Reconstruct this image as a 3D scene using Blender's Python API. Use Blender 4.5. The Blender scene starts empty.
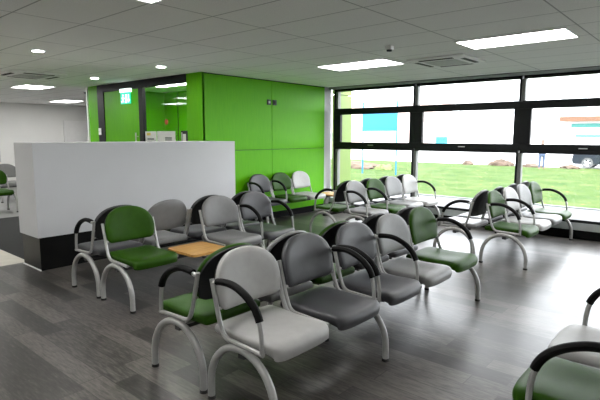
import bpy, bmesh, math, random
from mathutils import Vector, Matrix
random.seed(7)
PI = math.pi
scn = bpy.context.scene
col = scn.collection

# ------------------------------------------------------------------ materials
def srgb(r, g, b):
    f = lambda c: (c/255/12.92) if c/255 <= 0.04045 else ((c/255+0.055)/1.055)**2.4
    return (f(r), f(g), f(b), 1)

def mat(name, c, rough=0.6, metal=0.0, var=0.0, scale=8.0, bump=0.0, bscale=200.0, spec=0.5, emit=None, estr=0.0, coat=0.0):
    m = bpy.data.materials.new(name); m.use_nodes = True
    nt = m.node_tree; b = nt.nodes['Principled BSDF']
    c = tuple(c) if len(c) == 4 else tuple(c)+(1,)
    b.inputs['Base Color'].default_value = c
    b.inputs['Roughness'].default_value = rough
    b.inputs['Metallic'].default_value = metal
    b.inputs['Specular IOR Level'].default_value = spec
    b.inputs['Coat Weight'].default_value = coat
    tc = nt.nodes.new('ShaderNodeTexCoord')
    if var > 0:
        n = nt.nodes.new('ShaderNodeTexNoise'); n.inputs['Scale'].default_value = scale; n.inputs['Detail'].default_value = 5
        nt.links.new(tc.outputs['Object'], n.inputs['Vector'])
        r = nt.nodes.new('ShaderNodeMapRange'); r.inputs['From Min'].default_value = 0.3; r.inputs['From Max'].default_value = 0.7
        r.inputs['To Min'].default_value = 1-var; r.inputs['To Max'].default_value = 1+var
        nt.links.new(n.outputs['Fac'], r.inputs['Value'])
        mx = nt.nodes.new('ShaderNodeVectorMath'); mx.operation = 'SCALE'; mx.inputs[0].default_value = c[:3]
        nt.links.new(r.outputs['Result'], mx.inputs['Scale']); nt.links.new(mx.outputs['Vector'], b.inputs['Base Color'])
    if bump > 0:
        n2 = nt.nodes.new('ShaderNodeTexNoise'); n2.inputs['Scale'].default_value = bscale; n2.inputs['Detail'].default_value = 3
        nt.links.new(tc.outputs['Object'], n2.inputs['Vector'])
        bp = nt.nodes.new('ShaderNodeBump'); bp.inputs['Strength'].default_value = bump; bp.inputs['Distance'].default_value = 0.004
        nt.links.new(n2.outputs['Fac'], bp.inputs['Height']); nt.links.new(bp.outputs['Normal'], b.inputs['Normal'])
    if emit:
        b.inputs['Emission Color'].default_value = tuple(emit)+(1,) if len(emit) == 3 else emit
        b.inputs['Emission Strength'].default_value = estr
    return m

def node(nt, t, **k):
    n = nt.nodes.new(t)
    for a, v in k.items(): setattr(n, a, v)
    return n
def math_(nt, op, a, b=None):
    n = node(nt, 'ShaderNodeMath', operation=op)
    for i, v in enumerate((a, b)):
        if v is None: continue
        if isinstance(v, (int, float)): n.inputs[i].default_value = v
        else: nt.links.new(v, n.inputs[i])
    return n.outputs[0]

def floor_material():
    m = mat('dark oak plank vinyl', (0.06, 0.056, 0.053), 0.36, spec=0.42)
    nt = m.node_tree; b = nt.nodes['Principled BSDF']; L = nt.links.new
    tc = node(nt, 'ShaderNodeTexCoord'); sp = node(nt, 'ShaderNodeSeparateXYZ'); L(tc.outputs['Object'], sp.inputs[0])
    W, LEN = 0.165, 1.15
    yr = math_(nt, 'DIVIDE', sp.outputs['Y'], W); row = math_(nt, 'FLOOR', yr); fy = math_(nt, 'FRACT', yr)
    wn = node(nt, 'ShaderNodeTexWhiteNoise', noise_dimensions='1D'); L(row, wn.inputs['W'])
    xs = math_(nt, 'ADD', math_(nt, 'DIVIDE', sp.outputs['X'], LEN), wn.outputs['Value'])
    cx = math_(nt, 'FLOOR', xs); fx = math_(nt, 'FRACT', xs)
    cb = node(nt, 'ShaderNodeCombineXYZ'); L(row, cb.inputs[0]); L(cx, cb.inputs[1])
    wn2 = node(nt, 'ShaderNodeTexWhiteNoise', noise_dimensions='2D'); L(cb.outputs[0], wn2.inputs['Vector'])
    # grain stretched along X
    mp = node(nt, 'ShaderNodeMapping'); mp.inputs['Scale'].default_value = (3.2, 22, 1); L(tc.outputs['Object'], mp.inputs[0])
    ad = node(nt, 'ShaderNodeVectorMath', operation='ADD'); L(mp.outputs[0], ad.inputs[0]); L(wn2.outputs['Color'], ad.inputs[1])
    g = node(nt, 'ShaderNodeTexNoise'); g.inputs['Scale'].default_value = 3.0; g.inputs['Detail'].default_value = 8; g.inputs['Roughness'].default_value = .65
    L(ad.outputs[0], g.inputs['Vector'])
    tone = math_(nt, 'ADD', math_(nt, 'MULTIPLY', wn2.outputs['Value'], 0.34), math_(nt, 'MULTIPLY', g.outputs['Fac'], 1.0))
    rp = node(nt, 'ShaderNodeValToRGB')
    e = rp.color_ramp.elements
    e[0].position = .36; e[0].color = (.014, .0125, .0115, 1); e[1].position = .92; e[1].color = (.135, .122, .110, 1)
    k = rp.color_ramp.elements.new(.62); k.color = (.042, .038, .035, 1)
    L(tone, rp.inputs[0])
    seam = math_(nt, 'MAXIMUM', math_(nt, 'LESS_THAN', fy, 0.03), math_(nt, 'LESS_THAN', fx, 0.005))
    mx = node(nt, 'ShaderNodeMix', data_type='RGBA'); L(seam, mx.inputs[0]); L(rp.outputs[0], mx.inputs[6]); mx.inputs[7].default_value = (.030, .027, .025, 1)
    L(mx.outputs[2], b.inputs['Base Color'])
    big = node(nt, 'ShaderNodeTexNoise'); big.inputs['Scale'].default_value = 1.6; L(tc.outputs['Object'], big.inputs['Vector'])
    rr = math_(nt, 'ADD', math_(nt, 'MULTIPLY', g.outputs['Fac'], .10), math_(nt, 'ADD', math_(nt, 'MULTIPLY', big.outputs['Fac'], .10), .21))
    L(rr, b.inputs['Roughness'])
    bp = node(nt, 'ShaderNodeBump'); bp.inputs['Strength'].default_value = .035; bp.inputs['Distance'].default_value = .002
    L(math_(nt, 'SUBTRACT', g.outputs['Fac'], math_(nt, 'MULTIPLY', seam, .8)), bp.inputs['Height']); L(bp.outputs[0], b.inputs['Normal'])
    return m

def ceiling_material():
    m = mat('ceiling tile', (.5, .5, .49), 0.9, spec=0.2)
    nt = m.node_tree; b = nt.nodes['Principled BSDF']; L = nt.links.new
    tc = node(nt, 'ShaderNodeTexCoord'); sp = node(nt, 'ShaderNodeSeparateXYZ'); L(tc.outputs['Object'], sp.inputs[0])
    def line(o, off, per, w):
        f = math_(nt, 'FRACT', math_(nt, 'DIVIDE', math_(nt, 'ADD', o, off), per))
        d = math_(nt, 'MINIMUM', f, math_(nt, 'SUBTRACT', 1.0, f))
        return math_(nt, 'LESS_THAN', d, w/per)
    ln = math_(nt, 'MAXIMUM', line(sp.outputs['X'], 3.53+118.0, 1.18, .007), line(sp.outputs['Y'], -1.675+60.5, .605, .007))
    n = node(nt, 'ShaderNodeTexNoise'); n.inputs['Scale'].default_value = 130; n.inputs['Detail'].default_value = 4; L(tc.outputs['Object'], n.inputs['Vector'])
    rp = node(nt, 'ShaderNodeValToRGB'); e = rp.color_ramp.elements
    e[0].position = .32; e[0].color = (.8, .8, .79, 1); e[1].position = .5; e[1].color = (.93, .93, .915, 1)
    L(n.outputs['Fac'], rp.inputs[0])
    mx = node(nt, 'ShaderNodeMix', data_type='RGBA'); L(ln, mx.inputs[0]); L(rp.outputs[0], mx.inputs[6]); mx.inputs[7].default_value = (.48, .48, .48, 1)
    L(mx.outputs[2], b.inputs['Base Color'])
    return m

def grass_material():
    m = mat('lawn grass', (.1, .2, .03), 0.95, spec=0.1)
    nt = m.node_tree; b = nt.nodes['Principled BSDF']; L = nt.links.new
    tc = node(nt, 'ShaderNodeTexCoord')
    n = node(nt, 'ShaderNodeTexNoise'); n.inputs['Scale'].default_value = .8; n.inputs['Detail'].default_value = 10; n.inputs['Roughness'].default_value = .7; L(tc.outputs['Object'], n.inputs['Vector'])
    rp = node(nt, 'ShaderNodeValToRGB'); e = rp.color_ramp.elements
    e[0].position = .3; e[0].color = (.015, .048, .005, 1); e[1].position = .68; e[1].color = (.076, .092, .030, 1)
    k = e.new(.5); k.color = (.040, .074, .013, 1)
    L(n.outputs['Fac'], rp.inputs[0])
    v = node(nt, 'ShaderNodeTexVoronoi'); v.inputs['Scale'].default_value = 2.6; L(tc.outputs['Object'], v.inputs['Vector'])
    leaf = math_(nt, 'LESS_THAN', v.outputs['Distance'], .13)
    mx = node(nt, 'ShaderNodeMix', data_type='RGBA'); L(math_(nt, 'MULTIPLY', leaf, .7), mx.inputs[0]); L(rp.outputs[0], mx.inputs[6]); mx.inputs[7].default_value = (.2, .13, .04, 1)
    L(mx.outputs[2], b.inputs['Base Color'])
    return m

def glass_material(name, tint=(1, 1, 1), refl=1.0):
    m = bpy.data.materials.new(name); m.use_nodes = True
    nt = m.node_tree; nt.nodes.clear(); L = nt.links.new
    o = node(nt, 'ShaderNodeOutputMaterial'); t = node(nt, 'ShaderNodeBsdfTransparent'); t.inputs[0].default_value = tuple(tint)+(1,)
    g = node(nt, 'ShaderNodeBsdfGlossy'); g.inputs['Roughness'].default_value = 0.0
    f = node(nt, 'ShaderNodeFresnel'); ge = node(nt, 'ShaderNodeNewGeometry')
    L(math_(nt, 'ADD', 1.45, math_(nt, 'MULTIPLY', ge.outputs['Backfacing'], 1/1.45-1.45)), f.inputs[0])
    mx = node(nt, 'ShaderNodeMixShader'); L(math_(nt, 'MULTIPLY', f.outputs[0], refl), mx.inputs[0]); L(t.outputs[0], mx.inputs[1]); L(g.outputs[0], mx.inputs[2]); L(mx.outputs[0], o.inputs[0])
    return m

def wood_material():
    m = mat('light beech', (.5, .3, .13), 0.4)
    nt = m.node_tree; b = nt.nodes['Principled BSDF']; L = nt.links.new
    tc = node(nt, 'ShaderNodeTexCoord'); mp = node(nt, 'ShaderNodeMapping'); mp.inputs['Scale'].default_value = (14, 1.5, 5); L(tc.outputs['Object'], mp.inputs[0])
    n = node(nt, 'ShaderNodeTexNoise'); n.inputs['Scale'].default_value = 4; n.inputs['Detail'].default_value = 5; L(mp.outputs[0], n.inputs['Vector'])
    rp = node(nt, 'ShaderNodeValToRGB'); e = rp.color_ramp.elements
    e[0].position = .3; e[0].color = (.44, .22, .05, 1); e[1].position = .7; e[1].color = (.60, .34, .095, 1); L(n.outputs['Fac'], rp.inputs[0]); L(rp.outputs[0], b.inputs['Base Color'])
    return m

def laminate_material():
    m = mat('lime green laminate', (.1, .4, .003), 0.45, spec=.15)
    nt = m.node_tree; b = nt.nodes['Principled BSDF']; L = nt.links.new
    tc = node(nt, 'ShaderNodeTexCoord'); mp = node(nt, 'ShaderNodeMapping'); mp.inputs['Scale'].default_value = (14, 14, 1.2); L(tc.outputs['Object'], mp.inputs[0])
    n = node(nt, 'ShaderNodeTexNoise'); n.inputs['Scale'].default_value = 3; n.inputs['Detail'].default_value = 4; L(mp.outputs[0], n.inputs['Vector'])
    rp = node(nt, 'ShaderNodeValToRGB'); e = rp.color_ramp.elements
    e[0].position = .25; e[0].color = (.088, .37, .000, 1); e[1].position = .75; e[1].color = (.110, .415, .001, 1); L(n.outputs['Fac'], rp.inputs[0]); L(rp.outputs[0], b.inputs['Base Color'])
    return m

M = {}
M['floor'] = floor_material(); M['ceil'] = ceiling_material(); M['grass'] = grass_material()
M['glass'] = glass_material('window glass'); M['screen_glass'] = glass_material('screen glass', (.96, .99, .97), .5)
M['wood'] = wood_material(); M['lime'] = laminate_material()
M['lime_flare'] = mat('outdoor lime cladding with painted flare', (.13, .20, .035), .5, var=.05, scale=2)  # flare over the outdoor lime is put into this paler colour
M['white'] = mat('white wall paint', (.525, .53, .545), .7, var=.02, scale=2, bump=.08, bscale=120)
M['farwhite'] = mat('white emulsion wall', (.78, .78, .76), .8, var=.02, scale=1.5)
M['black'] = mat('black gloss plinth', (.004, .004, .004), .3, var=.1, scale=5, spec=.22)
M['skirt'] = mat('black skirting', (.004, .004, .0045), .7, var=.1, scale=5, spec=.1)
M['frame'] = mat('anthracite aluminium', (.007, .008, .009), .5, var=.06, scale=20, spec=.22)
M['mullion_lit'] = mat('mullion side with painted daylight', (.17, .175, .165), .5, var=.05, scale=10)  # daylight on the dark mullion's side face, painted as lighter grey
M['header'] = mat('grey window header', (.42, .45, .45), .6, var=.04, scale=6)
M['pave'] = mat('pale paving', (.036, .038, .043), .6, var=.08, scale=3, bump=.2, bscale=60)
M['road'] = mat('car park tarmac', (.55, .55, .55), .9, var=.1, scale=.7)
M['cream'] = mat('cream floor vinyl', (.46, .43, .37), .5, var=.08, scale=6)
M['matting'] = mat('charcoal entrance matting', (.008, .008, .009), .95, var=.3, scale=60, bump=.5, bscale=300)
M['greyfloor'] = mat('grey floor vinyl', (.17, .17, .165), .45, var=.08, scale=3)
M['steel'] = mat('silver painted tube', (.37, .37, .36), .38, metal=.3, var=.05, scale=30)
M['pad'] = mat('black arm pad', (.003, .003, .003), .6, var=.15, scale=40, spec=.12)
M['shell'] = mat('black back shell', (.006, .006, .007), .6, var=.2, scale=30)
M['beam'] = mat('dark steel beam', (.03, .03, .032), .5, var=.1, scale=20)
M['cap'] = mat('black foot cap', (.01, .01, .01), .6, var=.1, scale=30)
M['fab_green'] = mat('green vinyl', (.018, .060, .002), .45, var=.1, scale=14, bump=.15, bscale=400, spec=.12)
M['fab_light'] = mat('light grey vinyl', (.35, .345, .335), .42, var=.05, scale=14, bump=.12, bscale=400, spec=.4)
M['fab_mid'] = mat('mid grey vinyl', (.170, .170, .170), .42, var=.05, scale=14, bump=.12, bscale=400, spec=.4)
M['fab_dark'] = mat('dark grey vinyl', (.050, .050, .055), .42, var=.06, scale=14, bump=.12, bscale=400, spec=.4)
M['panel_emit'] = mat('light panel diffuser', (.9, .9, .9), .5, var=.01, emit=(1, .99, .97), estr=11.0)
M['down_emit'] = mat('downlight lamp', (.9, .9, .9), .5, var=.01, emit=(1, .98, .93), estr=110.0)
M['trim_white'] = mat('white trim plastic', (.85, .85, .84), .5, var=.02, scale=10)
M['grille'] = mat('pale grey grille', (.55, .56, .55), .6, var=.05, scale=20)
M['slot'] = mat('dark air slot', (.01, .01, .01), .7, var=.1)
M['exit_green'] = mat('exit sign green', (.0, .30, .16), .4, var=.03, emit=(.0, .42, .27), estr=.8)
M['exit_white'] = mat('exit sign white', (.85, .9, .88), .4, var=.02, emit=(.75, .95, .88), estr=.9)
M['paper'] = mat('white paper', (.7, .72, .68), .8, var=.04, scale=20)
M['ink'] = mat('grey print', (.16, .18, .17), .8, var=.1, scale=30)
M['ink_dark'] = mat('black print', (.02, .02, .03), .7, var=.1, scale=30)
M['yellow'] = mat('yellow print', (.6, .5, .08), .7, var=.05, scale=30)
M['red'] = mat('red sticker', (.5, .07, .02), .6, var=.05, scale=30)
M['joint'] = mat('dark panel joint', (.012, .06, .004), .6, var=.1)
M['chrome'] = mat('brushed steel', (.6, .6, .6), .3, metal=1, var=.04, scale=30)
M['sign_blue'] = mat('cyan blue sign board', (.0, .15, .30), .5, var=.03, scale=2)
M['bldg'] = mat('white render', (.8, .8, .79), .8, var=.05, scale=.6)
M['bldg_pink'] = mat('pale pink brick', (.75, .6, .55), .85, var=.1, scale=2)
M['fascia'] = mat('brown timber fascia', (.13, .062, .032), .7, var=.1, scale=3)
M['bwin'] = mat('pale window glass', (.42, .47, .47), .2, var=.08, scale=1)
M['teal'] = mat('turquoise sign strip', (.03, .17, .15), .6, var=.05)
M['car'] = mat('dark blue car paint', (.004, .007, .02), .25, var=.05, coat=.6)
M['tyre'] = mat('tyre rubber', (.09, .09, .09), .8, var=.1)
M['alloy'] = mat('silver wheel', (.6, .6, .62), .35, metal=.4, var=.04)
M['van'] = mat('white van paint', (.8, .8, .8), .3, var=.02)
M['van_teal'] = mat('turquoise van panel', (.0, .40, .50), .4, var=.03)
M['soil'] = mat('rubble and soil', (.09, .062, .045), .95, var=.35, scale=4)
M['shrub'] = mat('low shrub', (.12, .17, .05), .9, var=.4, scale=9)
M['skin'] = mat('skin', (.2, .11, .08), .6, var=.05)
M['jeans'] = mat('blue jeans', (.06, .085, .15), .8, var=.1, scale=20)
M['jacket'] = mat('grey jacket', (.045, .045, .05), .8, var=.15, scale=20)
M['hair'] = mat('brown hair', (.06, .04, .03), .7, var=.15, scale=30)

# ------------------------------------------------------------------ mesh helpers
class MB:
    def __init__(s): s.bm = bmesh.new()
    def box(s, x0, x1, y0, y1, z0, z1, bev=0):
        bm = bmesh.new()
        r = bmesh.ops.create_cube(bm, size=1)
        for v in bm.verts: v.co = Vector(((x0+x1)/2+v.co.x*(x1-x0), (y0+y1)/2+v.co.y*(y1-y0), (z0+z1)/2+v.co.z*(z1-z0)))
        if bev: bmesh.ops.bevel(bm, geom=bm.edges[:], offset=bev, segments=2, affect='EDGES', profile=.6)
        s.merge(bm); return s
    def merge(s, bm, mtx=None):
        me = bpy.data.meshes.new('tmp'); bm.to_mesh(me); bm.free()
        if mtx: me.transform(mtx)
        s.bm.from_mesh(me); bpy.data.meshes.remove(me)
    def tube(s, pts, r, n=10, closed=False, ry=None, cap=True):
        pts = [Vector(p) for p in pts]; rings = []; prev = None
        for i, p in enumerate(pts):
            a = pts[i-1] if i > 0 else p; b = pts[i+1] if i < len(pts)-1 else p
            t = (b-a).normalized()
            if prev is None:
                up = Vector((0, 1, 0)) if abs(t.y) < .9 else Vector((0, 0, 1))
                u = t.cross(up).normalized()
            else:
                u = (prev - t*prev.dot(t)).normalized()
            prev = u; v = t.cross(u)
            rings.append([s.bm.verts.new(p + u*(r*math.cos(2*PI*k/n)) + v*((ry or r)*math.sin(2*PI*k/n))) for k in range(n)])
        for a, b in zip(rings, rings[1:]):
            for k in range(n): s.bm.faces.new((a[k], a[(k+1) % n], b[(k+1) % n], b[k]))
        if cap:
            s.bm.faces.new(rings[0][::-1]); s.bm.faces.new(rings[-1])
        return s
    def cyl(s, c, r, z0, z1, n=24, r2=None):
        a = [s.bm.verts.new((c[0]+r*math.cos(2*PI*k/n), c[1]+r*math.sin(2*PI*k/n), z0)) for k in range(n)]
        b = [s.bm.verts.new((c[0]+(r2 or r)*math.cos(2*PI*k/n), c[1]+(r2 or r)*math.sin(2*PI*k/n), z1)) for k in range(n)]
        for k in range(n): s.bm.faces.new((a[k], a[(k+1) % n], b[(k+1) % n], b[k]))
        s.bm.faces.new(a[::-1]); s.bm.faces.new(b); return s
    def prism(s, pts, axis, lo, hi):
        def P(p, w):
            return Vector((w, p[0], p[1])) if axis == 'x' else Vector((p[0], w, p[1])) if axis == 'y' else Vector((p[0], p[1], w))
        a = [s.bm.verts.new(P(p, lo)) for p in pts]; b = [s.bm.verts.new(P(p, hi)) for p in pts]; n = len(pts)
        for k in range(n): s.bm.faces.new((a[k], a[(k+1) % n], b[(k+1) % n], b[k]))
        s.bm.faces.new(a[::-1]); s.bm.faces.new(b); return s
    def mesh(s, name, m, smooth=False):
        bmesh.ops.recalc_face_normals(s.bm, faces=s.bm.faces[:])
        me = bpy.data.meshes.new(name); s.bm.to_mesh(me); s.bm.free()
        me.materials.append(M[m] if isinstance(m, str) else m)
        if smooth:
            for p in me.polygons: p.use_smooth = True
            me.set_sharp_from_angle(angle=math.radians(40))
        return me
    def build(s, name, m, parent=None, smooth=False, loc=None):
        return place(name, s.mesh(name, m, smooth), parent, loc)

def place(name, me, parent=None, loc=None, rz=0):
    o = bpy.data.objects.new(name, me); col.objects.link(o)
    if parent: o.parent = parent
    if loc: o.location = loc
    if rz: o.rotation_euler = (0, 0, rz)
    return o
def empty(name, loc, rz=0):
    o = bpy.data.objects.new(name, None); col.objects.link(o); o.location = loc; o.rotation_euler = (0, 0, rz); o.empty_display_size = .1
    return o
def tag(o, label, cat, group=None):
    o['label'] = label; o['category'] = cat
    if group: o['group'] = group
    return o
def struct(o, label=None):
    o['kind'] = 'structure'
    if label: o['label'] = label
    return o
def subdiv(bm_mesh, levels=2):
    o = bpy.data.objects.new('tmp', bm_mesh); col.objects.link(o)
    md = o.modifiers.new('s', 'SUBSURF'); md.levels = levels; md.render_levels = levels
    dg = bpy.context.evaluated_depsgraph_get(); me = bpy.data.meshes.new_from_object(o.evaluated_get(dg))
    bpy.data.objects.remove(o); 
    for p in me.polygons: p.use_smooth = True
    return me

# ------------------------------------------------------------------ seating
PITCH = 0.578; HW = 0.271
def seat_mesh(m):
    prof = [(-.262, .438, .398), (-.245, .462, .388), (-.10, .452, .386), (.05, .446, .385), (.17, .455, .383), (.245, .452, .372), (.29, .425, .352), (.297, .395, .352)]
    ys = [-.247, -.225, -.12, 0, .12, .225, .247]
    bm = bmesh.new(); T = []; B = []
    for i, (x, zt, zb) in enumerate(prof):
        rt, rb = [], []
        for j, y in enumerate(ys):
            e = abs(y) > .24
            xx = x
            if i >= 6: xx = x - (.045 if e else .012 if abs(y) > .2 else 0)
            if i == 0 and e: xx = x + .012
            d = .014 if e else 0
            dish = -.008 if abs(y) < .1 and 1 < i < 5 else 0
            xx -= .006; zt2, zb2 = zt+.022, zb+.022+(.006 if i > 5 else 0)
            rt.append(bm.verts.new((xx, y*(1 if 0 < i < 6 else .97), zt2-d+dish))); rb.append(bm.verts.new((xx-(.012 if i == 7 else 0), y*.97, zb2+(.006 if e else 0))))
        T.append(rt); B.append(rb)
    n, k = len(prof), len(ys)
    for i in range(n-1):
        for j in range(k-1):
            bm.faces.new((T[i][j], T[i+1][j], T[i+1][j+1], T[i][j+1])); bm.faces.new((B[i][j], B[i][j+1], B[i+1][j+1], B[i+1][j]))
        bm.faces.new((T[i][0], B[i][0], B[i+1][0], T[i+1][0])); bm.faces.new((T[i][-1], T[i+1][-1], B[i+1][-1], B[i][-1]))
    for j in range(k-1):
        bm.faces.new((T[0][j], T[0][j+1], B[0][j+1], B[0][j])); bm.faces.new((T[-1][j], B[-1][j], B[-1][j+1], T[-1][j+1]))
    bmesh.ops.recalc_face_normals(bm, faces=bm.faces[:])
    me = bpy.data.meshes.new('seat'); bm.to_mesh(me); bm.free(); me.materials.append(M[m])
    return subdiv(me, 2)

def back_outline(n=44, s=1.0):
    # D shape: rounded lower corners, arched top. coordinates (y, h) around centre h=.16
    pts = []
    w, top, hs, r = .266, .349, .125, .055
    for k in range(n):
        pass
    def add(y, h): pts.append((y, h))
    for k in range(7): a = -PI/2 + (PI/2)*k/6; add(w-.012-r+r*math.cos(a), r+r*math.sin(a))
    add(w-.004, .10)
    for k in range(25):
        a = PI*k/24; ca, sa = math.cos(a), math.sin(a)
        e = 2/2.25
        add(w*math.copysign(abs(ca)**e, ca), hs+(top-hs)*abs(sa)**e)
    add(-w+.004, .10)
    for k in range(7): a = PI + (PI/2)*k/6; add(-(w-.012-r)+r*math.cos(a), r+r*math.sin(a))
    add(-.08, 0); add(.08, 0)
    return pts
REC = math.radians(11.5)
def back_xf(y, h, t):
    # h up the back, t thickness forward; the back leans backward and wraps slightly
    t = t + 0.55*y*y
    x = -.206 - h*math.sin(REC) + t*math.cos(REC); z = .564 + h*math.cos(REC) + t*math.sin(REC)
    return Vector((x, y, z))
def back_mesh(m):
    out = back_outline(); bm = bmesh.new(); c = (0, .165)
    lay = [(0.0, .030), (.45, .031), (.78, .029), (.93, .022), (.985, .012), (1.0, 0), (.985, -.012), (.93, -.018), (.5, -.020), (0.0, -.020)]
    rings = []
    for s, t in lay:
        if s == 0: rings.append([bm.verts.new(back_xf(c[0], c[1], t))])
        else: rings.append([bm.verts.new(back_xf(c[0]+(y-c[0])*s, c[1]+(h-c[1])*s, t)) for y, h in out])
    n = len(out)
    for a, b in zip(rings, rings[1:]):
        for k in range(n):
            if len(a) == 1: bm.faces.new((a[0], b[k], b[(k+1) % n]))
            elif len(b) == 1: bm.faces.new((a[k], b[0], a[(k+1) % n]))
            else: bm.faces.new((a[k], b[k], b[(k+1) % n], a[(k+1) % n]))
    bmesh.ops.recalc_face_normals(bm, faces=bm.faces[:])
    me = bpy.data.meshes.new('backrest'); bm.to_mesh(me); bm.free(); me.materials.append(M[m])
    for p in me.polygons: p.use_smooth = True
    return me
def back_panel_mesh():
    out = back_outline(); bm = bmesh.new(); c = (0, .165); rings = []
    lay = [(.975, -.0165), (.965, -.026), (.5, -.028), (0, -.028)]
    for s, t in lay:
        if s == 0: rings.append([bm.verts.new(back_xf(c[0], c[1], t))])
        else: rings.append([bm.verts.new(back_xf(y*s, c[1]+(h-c[1])*s, t)) for y, h in out])
    n = len(out)
    for a, b in zip(rings, rings[1:]):
        for k in range(n):
            if len(b) == 1: bm.faces.new((a[k], b[0], a[(k+1) % n]))
            else: bm.faces.new((a[k], b[k], b[(k+1) % n], a[(k+1) % n]))
    bm.faces.new(rings[0])
    bmesh.ops.recalc_face_normals(bm, faces=bm.faces[:])
    me = bpy.data.meshes.new('back_panel'); bm.to_mesh(me); bm.free(); me.materials.append(M['shell'])
    return me
def smooth_path(pts, n=8):
    pts = [Vector(p) for p in pts]; out = []
    for i in range(len(pts)-1):
        p0 = pts[max(i-1, 0)]; p1 = pts[i]; p2 = pts[i+1]; p3 = pts[min(i+2, len(pts)-1)]
        for k in range(n):
            t = k/n
            out.append(.5*((2*p1)+(-p0+p2)*t+(2*p0-5*p1+4*p2-p3)*t*t+(-p0+3*p1-3*p2+p3)*t**3))
    out.append(pts[-1]); return out
def fillet(pts, r, n=5):
    pts = [Vector(p) for p in pts]; out = [pts[0]]
    for a, b, c in zip(pts, pts[1:], pts[2:]):
        u = (a-b).normalized(); v = (c-b).normalized(); p = b+u*r; q = b+v*r
        for k in range(n+1):
            t = k/n; out.append(p*(1-t)**2+b*2*t*(1-t)+q*t*t)
    out.append(pts[-1]); return out
def side_frames_mesh():
    mb = MB()
    for s in (-1, 1):
        y = s*HW
        mb.tube(fillet([(-.232, y, .765), (-.172, y, .53), (-.128, y, .43), (.195, y, .418)], .05), .0145, 8)
        # brackets to the back and the seat
        mb.tube([(-.208, y, .67), (-.203, y-s*.03, .67)], .009, 6)
        mb.tube([(-.188, y, .59), (-.183, y-s*.03, .59)], .009, 6)
    for x in (-.09, .12): mb.tube([(x, -HW, .418), (x, -HW+.02, .402), (x, HW-.02, .402), (x, HW, .418)], .0095, 8)
    return mb.mesh('chair', 'steel', True)
ARM = [(-.222, 0, .742), (-.15, 0, .757), (-.05, 0, .757), (.05, 0, .722), (.125, 0, .665), (.165, 0, .595), (.181, 0, .51), (.184, 0, .42)]
def arm_mesh():
    return MB().tube(smooth_path(ARM, 5), .0138, 8).mesh('armrest', 'steel', True)
def pad_mesh():
    p = smooth_path(ARM, 5)[3:26]
    return MB().tube([q+Vector((.003, 0, .006)) for q in p], .0205, 10, ry=.025).mesh('arm_pad', 'pad', True)
def leg_mesh():
    pts = [(-.27, 0, .012), (-.27, 0, .06)]
    for k in range(21):
        a = PI - PI*k/20
        pts.append((.27*math.cos(a), 0, .11+.283*math.sin(a)))
    pts += [(.27, 0, .06), (.27, 0, .012)]
    return MB().tube(pts, .0232, 12).mesh('leg', 'steel', True)
SEAT = {c: seat_mesh('fab_'+c) for c in ('green', 'light', 'mid', 'dark')}
BACK = {c: back_mesh('fab_'+c) for c in ('green', 'light', 'mid', 'dark')}
PANEL = back_panel_mesh(); FRAME = side_frames_mesh(); ARMM = arm_mesh(); PADM = pad_mesh(); LEG = leg_mesh()
CAP = MB().cyl((0, 0), .0262, 0, .02, 14, .0245).mesh('foot_cap', 'cap', True)
FAB = {'green': 'green vinyl chair', 'light': 'light grey vinyl chair', 'mid': 'mid grey vinyl chair', 'dark': 'dark grey vinyl chair'}
def table_mesh():
    bm = bmesh.new(); pts = []
    x0, x1, w, r = -.17, .315, .235, .05
    for cx, cy, a0 in ((x1-r, w-r, 0), (x0+r, w-r, PI/2), (x0+r, -w+r, PI), (x1-r, -w+r, 1.5*PI)):
        for k in range(7): a = a0+PI/2*k/6; pts.append((cx+r*math.cos(a), cy+r*math.sin(a)))
    mb = MB(); mb.prism(pts, 'z', .400, .425)
    return mb.mesh('table_top', 'wood')
TABLE = table_mesh()
def bench(name, label, group, xc, y0, facing, seats, arms, legs, panels=None, joint=None):
    """seats from the near end; arms: set of (k, side) with side -1 = near, +1 = far; legs: joints (0 = near end)"""
    rz = 0 if facing > 0 else PI
    root = empty(name, (xc, y0, 0), rz); tag(root, label, 'seating', group)
    s = 1 if facing > 0 else -1
    n = len(seats)
    mb = MB(); a, b = sorted((0.0, s*n*PITCH)); mb.box(-.024, .024, a+.012, b-.012, .335, .374, .004)
    for k in range(n):
        for q in (-.13, .13):
            yy = s*(k+.5)*PITCH+q; mb.box(-.16, .16, yy-.014, yy+.014, .372, .394)
    mb.build('beam', 'beam', root)
    for j in legs:
        lg = place('leg', LEG, root, (0, s*j*PITCH + s*(.012 if j == 0 else -.012 if j == n else 0), 0))
        for q in (-.27, .27): place('foot_cap', CAP, lg, (q, 0, 0))
    for k, c in enumerate(seats):
        y = s*((k+.5)*PITCH + (0 if joint is None else .02 if k >= joint else -.015))
        if c == 'table':
            t = place('table_top', TABLE, root, (.015, y+.03, 0)); t['label'] = 'light wood table top'; continue
        ch = place('chair', FRAME, root, (0, y, 0)); ch['label'] = FAB[c]
        st = place('seat', SEAT[c], ch); bk = place('backrest', BACK[c], ch)
        if panels is None or panels[k]: place('back_panel', PANEL, ch)
        for kk, side in arms:
            if kk == k:
                place('armrest', ARMM, ch, (0, s*side*HW, 0)); place('arm_pad', PADM, ch, (0, s*side*HW, 0))
    return root
GB = 'back-to-back rows of linked waiting room seats'
bench('beam_seating', 'nearest front row of five linked seats, light grey seat first and green seat last', GB, -2.0, 1.775, 1,
      ['light', 'dark', 'dark', 'mid', 'green'], {(0, -1), (1, 1), (2, -1), (3, -1), (4, 1)}, (0, 2, 5), None, 2)
bench('beam_seating', 'row facing away behind the nearest row, green seat with armrest at its near end', GB, -2.63, 1.785, -1,
      ['green', 'mid', 'green', 'dark', 'dark'], {(0, -1), (2, -1), (4, 1)}, (0, 2, 5))
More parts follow.
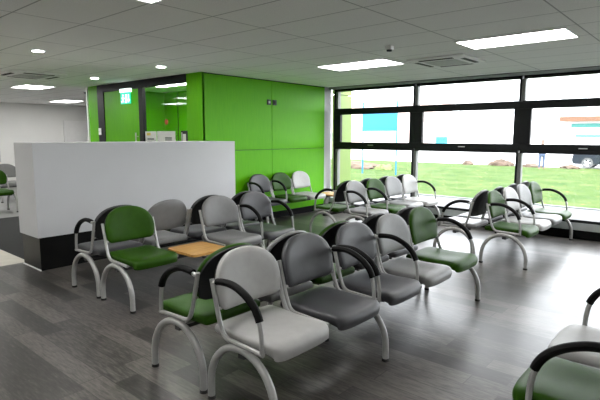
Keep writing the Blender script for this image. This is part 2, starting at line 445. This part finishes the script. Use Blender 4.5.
bench('beam_seating', 'left row before the white partition: green seat, wood table, two grey seats', GB, -4.235, 2.235, 1,
      ['green', 'table', 'mid', 'dark'], {(3, -1), (3, 1)}, (0, 3, 4))
bench('beam_seating', 'row of grey seats facing the white partition, behind the green seat and wood table', GB, -4.865, 2.235, -1,
      ['dark', 'mid', 'dark', 'dark'], {(0, -1)}, (0, 3, 4), [1, 0, 1, 1])
bench('beam_seating', 'right row by the window, green seats at both ends, two grey between', GB, -2.0, 6.14, 1,
      ['green', 'light', 'mid', 'green'], {(0, -1), (1, -1), (3, 1)}, (0, 4))
bench('beam_seating', 'row facing away behind the right row, grey seat with free armrest at its near end', GB, -2.64, 6.14, -1,
      ['mid', 'dark', 'dark', 'dark'], {(0, -1)}, (0, 4))
bench('beam_seating', 'middle row under the window with grey, green, grey and pale grey seats', GB, -4.16, 6.08, 1,
      ['mid', 'green', 'mid', 'light'], {(0, -1), (1, -1), (3, 1)}, (0, 4))
bench('beam_seating', 'row facing the green wall behind the middle row, green seat with armrest at near end', GB, -4.79, 6.08, -1,
      ['green', 'dark', 'dark', 'dark'], {(0, -1)}, (0, 4))
bench('beam_seating', 'row against the lime green wall with dark grey, green and light grey seats', None, -6.24, 6.0, 1,
      ['dark', 'green', 'light', 'table'], {(0, -1), (1, -1)}, (0, 4))
bench('beam_seating', 'cropped row at the lower right corner with a green seat and a pale grey seat', None, -.385, 2.175, -1,
      ['green', 'light'], {(0, -1), (1, 1)}, (0, 2))
bench('beam_seating', 'distant green seat on arched legs at the far left edge', None, -11.47, 3.25, 1,
      ['green'], set(), (0, 1))
bench('beam_seating', 'distant grey seat with armrest, behind the green one at far left', None, -13.3, 4.1, 1,
      ['mid'], {(0, 1)}, (0, 1))

# ------------------------------------------------------------------ room shell
CZ = 2.645; GX = -6.62; WY = 8.6; FX = -17.4; RX = 3.3; BY = -3.0
def sbox(name, m, *a, label=None, bev=0): return struct(MB().box(*a, bev).build(name, m), label)
sbox('floor', 'floor', GX-.03, RX, BY, WY+.1, -.06, 0)
sbox('floor_corridor', 'cream', -10.6, GX-.03, BY, 2.347, -.06, 0, label='cream vinyl floor strip beyond the partition')
sbox('floor_matwell', 'matting', -10.6, GX-.03, 2.347, 5.2, -.06, .0, label='black entrance matting before the glazed doors')
sbox('floor_far', 'greyfloor', FX, -10.6, BY, 12, -.06, 0, label='grey floor of the distant waiting area')
sbox('floor_lobby', 'greyfloor', -10.6, GX-.03, 5.2, 7.2, -.06, 0)
sbox('ceiling', 'ceil', FX, RX, BY, WY+.3, CZ, CZ+.1)
sbox('ceiling_far', 'ceil', FX, -10.6, WY+.3, 12, CZ, CZ+.1)
sbox('wall_far', 'farwhite', FX-.1, FX, BY, 12, 0, CZ)
sbox('wall_far_back', 'farwhite', FX, -10.6, 12, 12.1, 0, CZ)
sbox('wall_front', 'farwhite', FX, RX, BY-.1, BY, 0, CZ)
sbox('wall_right', 'farwhite', RX, RX+.1, BY, WY, 0, CZ)
# low white partition with black plinth
pw = MB().box(-6.59, -6.03, 2.25, 5.33, .40, 1.518, .004).build('wall_partition', 'white'); struct(pw, 'low white partition with black plinth')
MB().box(-6.57, -6.05, 2.27, 5.31, 0, .40).build('plinth', 'black', pw)
MB().box(-6.575, -6.045, 2.262, 2.269, 0.0, .014).build('edge_strip', 'trim_white', pw)
# lime green panelled wall
gw = MB()
J = .005
for y0, y1 in ((5.16, 6.80-J), (6.80+J, 8.42)):
    for z0, z1 in ((.13, 1.348-J), (1.348+J, CZ-.018)):
        gw.box(GX-.03, GX, y0, y1, z0, z1, .002)
g = gw.build('wall_left', 'lime'); struct(g, 'lime green panelled wall')
MB().box(GX-.12, GX-.02, 5.16, 8.42, 0.0, CZ).build('backing', 'joint', g)
sk = MB().box(GX-.015, GX-.004, 5.16, 8.42, 0, .125).build('baseboard_left', 'skirt'); struct(sk)
struct(MB().box(GX-.12, GX+.0, 8.42, 8.66, 0, CZ).build('trim_1', 'white'), 'white wall return beside the window')
struct(MB().box(GX-.12, GX-.0, 5.158, 8.42, CZ-.018, CZ-.002).build('trim_2', 'skirt'))
# glazed screen facing the entrance matting
SY = 5.15
struct(MB().box(-7.035, GX, SY-.0, SY+.05, .0, CZ, .002).build('wall_screen', 'lime'), 'lime green panel at the end of the glazed screen')
struct(MB().box(-10.55, -10.14, SY, SY+.05, 0, CZ, .002).build('wall_screen_end', 'lime'), 'narrow lime green panel at the left of the screen')
fr = MB().box(-10.14, -7.035, SY-.01, SY+.06, 2.50, CZ).box(-10.14, -9.88, SY-.01, SY+.06, 0, 2.5).box(-8.54, -8.40, SY-.01, SY+.06, 0, 2.5).box(-8.40, -7.035, SY, SY+.05, 0, .09).build('window_9', 'frame')
struct(fr, 'black framed glazed screen')
MB().box(-8.40, -7.035, SY+.02, SY+.03, .09, 2.5).build('glass_pane', 'screen_glass', fr)
dr = MB().box(-9.875, -8.545, SY+.005, SY+.05, .01, 2.495, .003).build('door_1', 'lime'); struct(dr, 'lime green door leaf in a black frame')
hb = MB().tube([(-8.62, SY-.045, .95), (-8.62, SY-.045, 1.66)], .014, 10)
for z in (1.02, 1.59): hb.tube([(-8.62, SY-.045, z), (-8.62, SY+.01, z)], .009, 8)
hb.build('door_handle', 'chrome', dr, True)
# lobby behind the glass
sbox('wall_lobby_back', 'lime', -10.6, GX-.12, 7.05, 7.15, 0, CZ)
sbox('wall_lobby_side', 'lime', -10.6, -10.55, SY+.05, 7.05, 0, CZ)
struct(MB().box(-9.99, -9.975, 7.035, 7.05, 0, CZ).build('trim_3', 'joint'))
sbox('wall_lobby_far_side', 'farwhite', -10.65, -10.6, SY, 12, 0, CZ)

# ------------------------------------------------------------------ windows
bays = [(-6.50, -4.585), (-4.585, -2.65), (-2.65, -.72), (-.72, 1.21), (1.21, 3.14)]
Z0, ZA, ZB, ZC, ZD, ZT = .30, 1.325, 1.478, 2.055, 2.185, 2.545
GY = WY+.07
for i, (x0, x1) in enumerate(bays):
    e0 = .085 if i == 0 else .03; e1 = .03
    a, b = x0+(0.0 if i == 0 else .03), x1-.03
    mb = MB()
    # outer frame: sill, head, transoms
    mb.box(a, b, WY+.01, WY+.12, Z0-.045, Z0, .004).box(a, b, WY+.01, WY+.12, ZT, ZT+.05, .003)
    mb.box(a, b, WY+.0, WY+.12, ZA, ZA+.05).box(a, b, WY+.0, WY+.12, ZD-.05, ZD)
    mb.box(x0-.03+(.03 if i == 0 else 0), x0+.0+(.035 if i == 0 else .0), WY, WY+.12, Z0-.045, ZT+.05)   # dark nose of the mullion
    if i == len(bays)-1: mb.box(x1-.03, x1+.03, WY, WY+.12, Z0-.045, ZT+.05)
    fr = mb.build('window_%d' % (i+1), 'frame'); struct(fr, ['window bay next to the green wall', 'middle window bay', 'right hand window bay', 'window bay', 'window bay'][i])
    # side face of the mullion, grazing daylight put into its grey
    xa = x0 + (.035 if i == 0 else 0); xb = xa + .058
    for z0, z1 in ((Z0, ZA), (ZD, ZT)): MB().box(xa, xb, WY+.02, WY+.115, z0, z1).build('mullion_lit_side', 'mullion_lit', fr)
    # opening sash
    s0, s1 = x0+(.0 if i == 0 else .01), x1-.01
    w = .115
    sa = MB().box(x0, x1, WY-.012, WY+.06, ZA+.045, ZB, .006).box(x0, x1, WY-.012, WY+.06, ZC, ZD-.012, .006)
    sa.box(x0, x0+.18, WY-.012, WY+.06, ZB, ZC, .004).box(x1-.09, x1-.0, WY-.012, WY+.06, ZB, ZC, .004)
    sh = sa.build('sash', 'frame', fr)
    MB().box((x0+x1)/2-.06, (x0+x1)/2+.06, WY-.035, WY-.012, ZA+.085, ZA+.10, .004).build('window_handle', 'chrome', sh)
    MB().box(a, b, GY, GY+.012, Z0, ZA).build('glass_pane', 'glass', fr)
    MB().box(x0+.1, x1-.06, GY-.03, GY-.018, ZB-.01, ZC+.01).build('glass_pane', 'glass', sh)
    MB().box(a, b, GY, GY+.012, ZD, ZT).build('glass_pane', 'glass', fr)
sbox('trim_4', 'header', GX+.0, RX, WY-.03, WY+.2, 2.597, CZ-.006, label='grey header above the windows')
sbox('trim_5', 'skirt', GX+.0, RX, WY-.036, WY-.0, CZ-.006, CZ)
sbox('wall_back', 'header', GX, RX, WY+.0, WY+.12, .14, Z0-.045, label='pale upstand below the windows')
sbox('baseboard_back', 'skirt', GX, RX, WY-.012, WY+.1, 0, .14)
sbox('wall_back_end', 'header', 3.14, RX, WY, WY+.12, 0, CZ)

# ------------------------------------------------------------------ ceiling fittings
def panel(x0, x1, y0, y1, label, group='recessed ceiling light panels'):
    root = empty('light_panel', ((x0+x1)/2, (y0+y1)/2, CZ)); tag(root, label, 'light', group)
    hx, hy = (x1-x0)/2, (y1-y0)/2
    f = MB()
    for a in ((-hx, hx, -hy, -hy+.02), (-hx, hx, hy-.02, hy), (-hx, -hx+.02, -hy+.02, hy-.02), (hx-.02, hx, -hy+.02, hy-.02)): f.box(*a, -.012, 0)
    f.build('frame', 'trim_white', root)
    MB().box(-hx+.02, hx-.02, -hy+.02, hy-.02, -.008, -.0005).build('diffuser', 'panel_emit', root)
panel(-4.79, -3.61, 5.87, 6.47, 'ceiling light panel nearest the green wall, beside the air conditioning cassette')
panel(-2.40, -1.27, 5.36, 5.94, 'large bright ceiling light panel at the upper right')
panel(-3.53, -2.35, 1.675, 2.28, 'ceiling light panel just touching the top edge of the picture')
panel(-11.85, -11.0, 4.06, 4.66, 'small ceiling light panel over the distant waiting area at far left')
panel(-15.9, -14.8, 6.5, 7.1, 'farthest ceiling light panel, near the distant white wall')
panel(-9.3, -8.1, 5.6, 6.2, 'ceiling light panel seen through the glass of the green lobby')
panel(-8.05, -6.95, 5.25, 5.75, 'added fill light panel hidden behind the lobby door head', 'added unseen ceiling light panels')  # second lobby panel, added only to brighten the lobby
for q in ((-1.17, -.74), (-5.9, -.74), (1.18, 4.7), (-9.43, -.74), (-14.2, .46), (-14.2, 2.885), (-11.8, 1.675), (-16.5, 3.49)): panel(q[0], q[0]+1.18, q[1], q[1]+.605, 'added fill light panel out of the picture', 'added unseen ceiling light panels')  # unseen panels added to lift the interior brightness
for (x, y), lb in zip(((-6.55, 2.59), (-8.80, 4.43), (-6.59, 4.37)), ('round downlight nearest the left edge, before the air conditioning cassette', 'round downlight in front of the green door', 'round downlight by the glazed screen near the green corner')):
    root = empty('downlight', (x, y, CZ)); tag(root, lb, 'light', 'round ceiling downlights')
    rim = MB(); n = 28
    pts = [(.062, -.001), (.085, -.001), (.082, -.010), (.066, -.012)]
    rings = [[rim.bm.verts.new((r*math.cos(2*PI*k/n), r*math.sin(2*PI*k/n), z)) for k in range(n)] for r, z in pts]
    for q in range(4):
        A, B = rings[q], rings[(q+1) % 4]
        for k in range(n): rim.bm.faces.new((A[k], A[(k+1) % n], B[(k+1) % n], B[k]))
    rim.build('rim', 'trim_white', root, True)
    MB().cyl((0, 0), .064, -.006, -.001).build('lamp', 'down_emit', root)
def cassette(x, y, label, rz=0, h=.40):
    root = empty('air_conditioning_cassette', (x, y, CZ-.002), rz); tag(root, label, 'air conditioner', 'ceiling air conditioning cassettes')
    mb = MB()
    pr = [(-h, 0), (h, 0), (h-.03, -.03), (-h+.03, -.03)]
    bm = mb.bm; v = []
    for z, q in ((0, h), (-.018, h), (-.035, h-.06)):
        v.append([bm.verts.new((sx*q, sy*q, z)) for sx, sy in ((-1, -1), (1, -1), (1, 1), (-1, 1))])
    for A, B in zip(v, v[1:]):
        for k in range(4): bm.faces.new((A[k], A[(k+1) % 4], B[(k+1) % 4], B[k]))
    bm.faces.new(v[-1]); bm.faces.new(v[0][::-1])
    mb.build('fascia', 'trim_white', root)
    q = MB()
    for k in range(9): q.box(-.22, .22, -.21+k*.05, -.18+k*.05, -.043, -.034)
    q.box(-.235, .235, -.235, .235, -.036, -.034); q.build('intake_grille', 'grille', root)
    for k in range(4):
        c, s = math.cos(k*PI/2), math.sin(k*PI/2)
        m2 = MB().box(-.24, .24, -h+.045, -h+.10, -.0375, -.02)
        o = m2.build('air_slot', 'slot', root); o.rotation_euler = (0, 0, k*PI/2)
cassette(-3.03, 6.56, 'white air conditioning cassette between the two bright light panels', 0, .40)
cassette(-9.1, 3.45, 'white air conditioning cassette at the far left ceiling', 0, .43)
root = empty('motion_sensor', (-3.08, 5.13, CZ)); tag(root, 'small white ceiling sensor with dark lens, above the middle of the room', 'sensor')
MB().box(-.04, .04, -.04, .04, -.045, 0, .008).build('housing', 'trim_white', root); MB().cyl((0, 0), .03, -.062, -.044, 16, .034).build('lens', 'ink_dark', root)
root = empty('smoke_detector', (-11.5, 5.55, CZ)); tag(root, 'small ceiling detector beside the far light panels at upper left', 'detector')
MB().cyl((0, 0), .05, -.02, 0, 16).build('base', 'trim_white', root); MB().cyl((0, 0), .03, -.07, -.02, 16, .04).build('head', 'ink', root)

# exit sign
ex = empty('exit_sign', (-8.95, SY-.02, 2.24)); tag(ex, 'green and white illuminated exit sign above the green door', 'sign')
MB().box(-.19, .19, -.035, .01, .20, .27, .005).build('light_box', 'exit_white', ex)
MB().box(-.185, .185, -.022, -.012, -.02, .20, .002).build('legend_panel', 'exit_green', ex)
def flat(name, pts, m, parent, y0=-.026, y1=-.0215): return MB().prism(pts, 'y', y0, y1).build(name, m, parent)
man = [(-.145, .0), (-.125, .0), (-.10, .05), (-.085, .03), (-.06, .005), (-.045, .015), (-.075, .055), (-.075, .09), (-.05, .07), (-.03, .08), (-.06, .115), (-.10, .12), (-.135, .09), (-.12, .08), (-.105, .095), (-.11, .06), (-.13, .035), (-.155, .03), (-.155, .015), (-.14, .015)]
flat('running_figure', man, 'exit_white', ex)
hd = MB(); hd.prism([(-.085+.018*math.cos(2*PI*k/14), .145+.018*math.sin(2*PI*k/14)) for k in range(14)], 'y', -.026, -.0215); hd.build('figure_head', 'exit_white', ex)
flat('door_symbol', [(.0, .0), (.06, .0), (.06, .16), (.0, .16)], 'exit_white', ex)
flat('arrow', [(.12, .0), (.165, .06), (.135, .06), (.135, .16), (.105, .16), (.105, .06), (.075, .06)], 'exit_white', ex)

# notices on the glass
def notice(x, z, w, h, label, lines, accent=None, dark=False):
    root = empty('notice', (x, SY+.012, z)); tag(root, label, 'notice', 'paper notices on the glazed screen')
    MB().box(-w/2, w/2, 0, .006, -h/2, h/2).build('sheet', 'ink_dark' if dark else 'paper', root)
    mb = MB()
    for (a, b, c, d) in lines: mb.box(a*w, b*w, -.003, 0, c*h, d*h)
    mb.build('print', 'paper' if dark else 'ink', root)
    if accent: q = MB().box(accent[0]*w, accent[1]*w, -.003, 0, accent[2]*h, accent[3]*h); q.build('accent', 'yellow', root)
notice(-8.20, 1.555, .36, .26, 'white notice with yellow band at the left of the glazed screen', [(-.3, .3, -.1, .0), (-.3, .1, -.25, -.2)], (-.35, 0, .2, .4))
notice(-7.70, 1.55, .56, .27, 'wide white notice in the middle of the glazed screen', [(-.05, .32, .0, .1), (-.05, .32, -.12, -.04)])
notice(-7.15, 1.55, .19, .28, 'dark notice with white picture at the right of the glazed screen', [(-.2, .25, -.3, .3), (-.4, -.3, -.4, .4)], None, True)
st = MB(); st.prism([(-7.68+.05*math.cos(2*PI*k/20), 1.85+.05*math.sin(2*PI*k/20)) for k in range(20)], 'y', SY+.014, SY+.0195)
tag(st.build('sticker', 'red'), 'round red warning sticker on the glazed screen', 'sticker')
bt = empty('door_release_button', (-10.07, SY-.01, 1.69)); tag(bt, 'small white door release plate on the black frame left of the green door', 'switch')
MB().box(-.045, .045, -.02, 0, -.07, .07, .006).build('plate', 'trim_white', bt); MB().box(-.02, .02, -.028, -.02, -.02, .02, .003).build('button', 'grille', bt)
# square catches on the green wall
for y, mm, lb in ((6.712, 'exit', 'black square catch with pale centre, left of the green wall joint'), (6.868, 'ink', 'black square catch right of the green wall joint')):
    root = empty('panel_catch', (GX, y, 2.235)); tag(root, lb, 'catch', 'square catches on the green wall')
    MB().box(0, .018, -.05, .05, -.05, .05, .006).build('plate', 'ink_dark', root)
    MB().box(.018, .028, -.02, .02, -.022, .022, .004).build('button', 'paper' if mm == 'exit' else 'slot', root)
# door and board on the distant wall
d2 = MB().box(FX, FX+.03, 7.62, 8.6, 0, 2.05).build('door_2', 'trim_white'); struct(d2, 'pale door in the distant white wall')
q = MB().box(FX, FX+.05, 7.55, 7.62, 0, 2.12).box(FX, FX+.05, 8.6, 8.67, 0, 2.12).box(FX, FX+.05, 7.62, 8.6, 2.05, 2.12); q.build('door_frame', 'trim_white', d2)
nb = empty('notice_board', (FX, 5.05, 1.15)); tag(nb, 'grey notice board on the distant wall at the left edge', 'board')
MB().box(0, .02, -.45, .45, -.35, .45).build('board', 'ink', nb); f = MB()
for a in ((-.48, .48, .45, .48), (-.48, .48, -.38, -.35), (-.48, -.45, -.35, .45), (.45, .48, -.35, .45)): f.box(0, .03, *a)
f.build('frame', 'grille', nb)

# ------------------------------------------------------------------ outside
def gz(y): return -.1 - max(0, y-13.1)*.0105
struct(MB().box(-40, 20, WY+.12, 13.12, -.4, -.1).build('pavement', 'pave'), 'pale paving strip outside the windows')
bm = bmesh.new(); vs = []
NX, NY = 60, 40
for j in range(NY+1):
    y = 13.12+(34-13.12)*j/NY
    vs.append([bm.verts.new((-42+70*i/NX, y, gz(y)+(.0 if j in (0, NY) else random.uniform(-.03, .03)))) for i in range(NX+1)])
for j in range(NY):
    for i in range(NX): bm.faces.new((vs[j][i], vs[j][i+1], vs[j+1][i+1], vs[j+1][i]))
mb = MB(); mb.merge(bm); lw = mb.build('lawn', 'grass', None, True); struct(lw, 'green lawn with fallen leaves')
struct(MB().box(-42, 20, 13.06, 13.16, -.16, -.075).build('trim_6', 'ink'), 'dark kerb between paving and lawn')
struct(MB().box(-90, 60, 34, 95, -.6, gz(34)-.02).build('road', 'road'), 'pale car park surface')
# lime cladding of the building beside the window
struct(MB().box(GX-.05, -6.55, WY+.16, 9.33, -.1, 2.50).box(GX-.05, -6.55, WY+.16, 9.33, 2.515, 3.1).build('wall_outside', 'lime_flare'), 'lime green cladding outside the left window')
# blue sign on posts
sg = empty('site_sign', (-12.43, 20, gz(20))); tag(sg, 'blue board on two blue posts on the lawn', 'sign')
for x in (-.92, .92): MB().tube([(x, 0, -.2), (x, 0, 3.45)], .035, 10).build('post', 'sign_blue', sg, True)
MB().box(-.95, .93, -.06, -.03, 2.01, 2.86).build('board', 'sign_blue', sg)
# buildings
def building(name, label, x0, x1, y0, y1, h, wm, windows, roof=.3, roofm='bldg', extra=None):
    z0 = gz(34)-.05
    r = empty(name, ((x0+x1)/2, y0, z0)); tag(r, label, 'building', 'buildings across the car park')
    w = (x1-x0)/2
    MB().box(-w, w, 0, y1-y0, 0, h).build('wall', wm, r)
    MB().box(-w-.4, w+.4, -.6, y1-y0+.3, h, h+roof).build('roof', roofm, r)
    for (a, b, c, d) in windows:
        f = MB().box(a-.08, b+.08, -.05, 0, c-.08, c).box(a-.08, b+.08, -.05, 0, d, d+.08).box(a-.08, a, -.05, 0, c, d).box(b, b+.08, -.05, 0, c, d).build('window', 'bldg', r)
        MB().box(a, b, -.02, 0, c, d).build('pane', 'bwin', f)
    return r
b1 = building('building', 'white building with brown eaves and turquoise strip at the right', -9.0, 8.0, 40, 52, 3.05, 'bldg', [(-6.0, -4.2, .9, 2.5), (-3.4, -1.6, .9, 2.5), (-.8, 1.0, .9, 2.5)], .35, 'fascia')
MB().box(-8.2, -3.4, -.12, -.02, 2.62, 2.9).build('sign_strip', 'teal', b1); MB().box(-7.9, -3.8, -.10, -.02, 1.95, 2.1).build('sign_strip', 'teal', b1)
building('building', 'long pale building in the background behind the blue sign', -70, -33, 69, 74, 7, 'bldg_pink', [(-14+4*k, -12+4*k, 1.2, 2.6) for k in range(7)], .4)
building('building', 'tall white building in the far background', -30, 25, 70, 76, 11, 'bldg', [(-20+6*k, -17+6*k, 5, 7) for k in range(7)], .5)
# car
def wheel(parent, x, y, r=.33):
    o = place('wheel', WHEEL, parent, (x, y, r)); place('hub', HUB, o, (0, 0, 0)); return o
def disc_mesh(name, r, w, m, hole=0):
    mb = MB(); n = 28; prof = [(r*.62, -w/2), (r*.93, -w/2), (r, -w*.3), (r, w*.3), (r*.93, w/2), (r*.62, w/2)]
    rings = [[mb.bm.verts.new((a*math.cos(2*PI*k/n), y, a*math.sin(2*PI*k/n))) for k in range(n)] for a, y in prof]
    for A, B in zip(rings, rings[1:]+rings[:1]):
        for k in range(n): mb.bm.faces.new((A[k], A[(k+1) % n], B[(k+1) % n], B[k]))
    return mb.mesh(name, m, True)
def hub_mesh():
    mb = MB(); n = 20
    for k in range(5):
        a = 2*PI*k/5; c, s = math.cos(a), math.sin(a); t = Vector((-s, 0, c))*.035; d = Vector((c, 0, s))
        A = [mb.bm.verts.new(d*.03+t+Vector((0, y, 0))) for y in (-.09, .06)] + [mb.bm.verts.new(d*.215+t*1.6+Vector((0, y, 0))) for y in (-.09, .06)]
        B = [mb.bm.verts.new(d*.03-t+Vector((0, y, 0))) for y in (-.09, .06)] + [mb.bm.verts.new(d*.215-t*1.6+Vector((0, y, 0))) for y in (-.09, .06)]
        for f in ((A[0], A[2], B[2], B[0]), (A[1], B[1], B[3], A[3]), (A[0], A[1], A[3], A[2]), (B[0], B[2], B[3], B[1]), (A[2], A[3], B[3], B[2]), (A[0], B[0], B[1], A[1])): mb.bm.faces.new(f)
    mb.prism([(.075*math.cos(2*PI*k/n), .075*math.sin(2*PI*k/n)) for k in range(n)], 'y', -.095, .07)
    return mb.mesh('hub', 'alloy')
WHEEL = disc_mesh('wheel', .33, .2, 'tyre'); HUB = hub_mesh()
def vehicle(name, label, cat, x, y, body, cabin, L, W, m, wheels):
    r = empty(name, (x, y, gz(34)-.02)); tag(r, label, cat)
    o = MB(); o.prism(body, 'y', -W/2, W/2); bmesh.ops.bevel(o.bm, geom=[e for e in o.bm.edges], offset=.05, segments=2, affect='EDGES'); o.build('body', m, r, True)
    if cabin: 
        o = MB(); o.prism(cabin, 'y', -W/2+.12, W/2-.12); o.build('windows', 'bwin', r)
    for wx in wheels:
        for s in (-1, 1): wheel(r, wx, s*(W/2-.08))
    return r
car = [(-2.1, .25), (2.1, .25), (2.15, .6), (2.05, .85), (1.2, .95), (.6, 1.42), (-.9, 1.45), (-1.6, 1.0), (-2.1, .9), (-2.2, .55)]
cab = [(.98, .98), (.5, 1.36), (-.8, 1.38), (-1.35, .98)]
vehicle('car', 'dark blue car parked beyond the lawn at the right edge', 'car', -5.15, 35.2, car, None, 4.2, 1.75, 'car', (-1.3, 1.3))
van = [(-2.6, .3), (2.6, .3), (2.65, .9), (2.2, 1.3), (1.7, 2.2), (-2.6, 2.25)]
v = vehicle('van', 'white van with turquoise side panel, seen through the middle window', 'van', -29.3, 65, van, None, 5.2, 1.9, 'van', (-1.6, 1.6))
MB().box(-1.4, .3, -.99, -.95, 1.0, 1.9).build('side_panel', 'van_teal', v)
# rubble at the edge of the lawn
def lump(name, label, cat, x, y, sx, sy, sz, m, group):
    bm = bmesh.new(); bmesh.ops.create_icosphere(bm, subdivisions=3, radius=1)
    ph = random.random()*9
    for v in bm.verts:
        d = 1+.22*math.sin(v.co.x*5+ph)*math.cos(v.co.y*6+ph)+random.uniform(-.12, .12)
        v.co = Vector((v.co.x*sx*d, v.co.y*sy*d, max(v.co.z, -.2)*sz*d))
    mb = MB(); mb.merge(bm); o = mb.build(name, m, None, True); o.location = (x, y, gz(y)); tag(o, label, cat, group); return o
lump('soil_mound', 'brown rubble heap at the lawn edge near the second mullion', 'rubble', -11.2, 33.0, .75, .5, .42, 'soil', 'rubble heaps along the lawn edge')
lump('soil_mound', 'low rubble heap between the two window mullions', 'rubble', -13.4, 33.0, .4, .3, .25, 'soil', 'rubble heaps along the lawn edge')
lump('soil_mound', 'long low rubble bank right of the middle rubble heap', 'rubble', -9.3, 33.2, .6, .4, .22, 'soil', 'rubble heaps along the lawn edge')
lump('soil_mound', 'long rubble bank behind the blue sign posts', 'rubble', -17.2, 25.0, 1.6, .8, .30, 'soil', 'rubble heaps along the lawn edge')
lump('soil_mound', 'rubble bank beside the lime cladding at the left', 'rubble', -15.9, 23.4, 1.0, .6, .25, 'soil', 'rubble heaps along the lawn edge')
lump('shrub', 'low green shrub in front of the rubble by the sign', 'shrub', -13.9, 22.9, .5, .4, .3, 'shrub', None)
lump('soil_mound', 'small rubble patch beside the parked car', 'rubble', -7.2, 33.4, .5, .4, .2, 'soil', 'rubble heaps along the lawn edge')

# person standing outside
def person(x, y, rz):
    z = gz(y)
    joints = {'pelvis': (0, 0, .92), 'waist': (0, 0, 1.05), 'chest': (0, 0, 1.28), 'neck': (0, 0, 1.45), 'head': (0, .01, 1.55), 'crown': (0, .01, 1.66),
              'shl': (-.17, 0, 1.38), 'ell': (-.23, .02, 1.12), 'wrl': (-.15, .2, 1.02), 'shr': (.17, 0, 1.38), 'elr': (.23, .02, 1.12), 'wrr': (.15, .2, 1.02), 'hal': (-.09, .27, 1.03), 'har': (.09, .27, 1.03),
              'hpl': (-.09, 0, .88), 'knl': (-.10, .02, .48), 'anl': (-.11, -.01, .07), 'tol': (-.12, .15, .035), 'hpr': (.09, 0, .88), 'knr': (.11, .03, .48), 'anr': (.13, .01, .07), 'tor': (.15, .17, .035)}
    rad = {'pelvis': .14, 'waist': .13, 'chest': .15, 'neck': .055, 'head': .085, 'crown': .06, 'shl': .07, 'ell': .05, 'wrl': .035, 'shr': .07, 'elr': .05, 'wrr': .035, 'hal': .035, 'har': .035, 'hpl': .095, 'knl': .062, 'anl': .045, 'tol': .035, 'hpr': .095, 'knr': .062, 'anr': .045, 'tor': .035}
    edges = [('pelvis', 'waist'), ('waist', 'chest'), ('chest', 'neck'), ('neck', 'head'), ('head', 'crown'), ('chest', 'shl'), ('shl', 'ell'), ('ell', 'wrl'), ('wrl', 'hal'), ('chest', 'shr'), ('shr', 'elr'), ('elr', 'wrr'), ('wrr', 'har'), ('pelvis', 'hpl'), ('hpl', 'knl'), ('knl', 'anl'), ('anl', 'tol'), ('pelvis', 'hpr'), ('hpr', 'knr'), ('knr', 'anr'), ('anr', 'tor')]
    def skin(keys, grow, name, m, parent):
        ks = [k for k in joints if k in keys]; ix = {k: i for i, k in enumerate(ks)}
        me = bpy.data.meshes.new(name); me.from_pydata([joints[k] for k in ks], [(ix[a], ix[b]) for a, b in edges if a in ix and b in ix], [])
        o = bpy.data.objects.new('tmp', me); col.objects.link(o)
        sk = o.modifiers.new('skin', 'SKIN'); ss = o.modifiers.new('sub', 'SUBSURF'); ss.levels = 2; ss.render_levels = 2
        for i, k in enumerate(ks): o.data.skin_vertices[0].data[i].radius = (rad[k]*grow, rad[k]*grow); o.data.skin_vertices[0].data[i].use_root = (i == 0)
        me2 = bpy.data.meshes.new_from_object(o.evaluated_get(bpy.context.evaluated_depsgraph_get())); bpy.data.objects.remove(o)
        me2.materials.clear(); me2.materials.append(M[m])
        for p in me2.polygons: p.use_smooth = True
        return place(name, me2, parent)
    r = empty('person', (x, y, z), rz); tag(r, 'person in grey jacket and blue jeans standing outside beyond the lawn', 'person')
    skin(set(joints), 1.0, 'body', 'skin', r)
    skin({'waist', 'chest', 'shl', 'ell', 'wrl', 'shr', 'elr', 'wrr', 'pelvis'}, 1.16, 'jacket', 'jacket', r)
    skin({'pelvis', 'hpl', 'knl', 'anl', 'hpr', 'knr', 'anr'}, 1.15, 'trousers', 'jeans', r)
    bm = bmesh.new(); bmesh.ops.create_icosphere(bm, subdivisions=3, radius=.105)
    for v in bm.verts: v.co = Vector((v.co.x*.92, v.co.y*1.0-.012, max(v.co.z, -.035 if v.co.y < 0 else .035)+1.61))
    mb = MB(); mb.merge(bm); mb.build('hair', 'hair', r, True)
person(-8.15, 30.9, PI+.5)

# ------------------------------------------------------------------ light
w = bpy.data.worlds.new('overcast sky'); scn.world = w; w.use_nodes = True
nt = w.node_tree; bg = nt.nodes['Background']
tc = node(nt, 'ShaderNodeTexCoord'); sp = node(nt, 'ShaderNodeSeparateXYZ'); nt.links.new(tc.outputs['Generated'], sp.inputs[0])
rp = node(nt, 'ShaderNodeValToRGB'); rp.color_ramp.elements[0].position = .0; rp.color_ramp.elements[0].color = (.84, .88, .92, 1); rp.color_ramp.elements[1].position = .9; rp.color_ramp.elements[1].color = (.93, .97, 1, 1)
nt.links.new(sp.outputs['Z'], rp.inputs[0]); nt.links.new(rp.outputs[0], bg.inputs[0])
bg.inputs['Strength'].default_value = 5.2

# ------------------------------------------------------------------ camera
def camera(f, pitch, yaw, roll, h):
    p, y, r = map(math.radians, (pitch, yaw, roll))
    fw = Vector((-math.sin(y)*math.cos(p), math.cos(y)*math.cos(p), -math.sin(p))); rt = Vector((math.cos(y), math.sin(y), 0)); up = rt.cross(fw)
    rt2 = math.cos(r)*rt+math.sin(r)*up; up2 = -math.sin(r)*rt+math.cos(r)*up
    cd = bpy.data.cameras.new('camera'); cd.sensor_width = 36; cd.lens = f/600*36; cd.clip_end = 300; cd.clip_start = .05
    o = bpy.data.objects.new('camera', cd); col.objects.link(o)
    m = Matrix((rt2, up2, -fw)).transposed().to_4x4(); m.translation = (0, 0, h); o.matrix_world = m
    scn.camera = o
camera(490, 7.42, 40.98, .11, 1.6)
vs_ = scn.view_settings
vs_.view_transform = 'Standard'; vs_.look = 'None'; vs_.gamma = 1.0; vs_.exposure = 1.12; vs_.use_curve_mapping = False
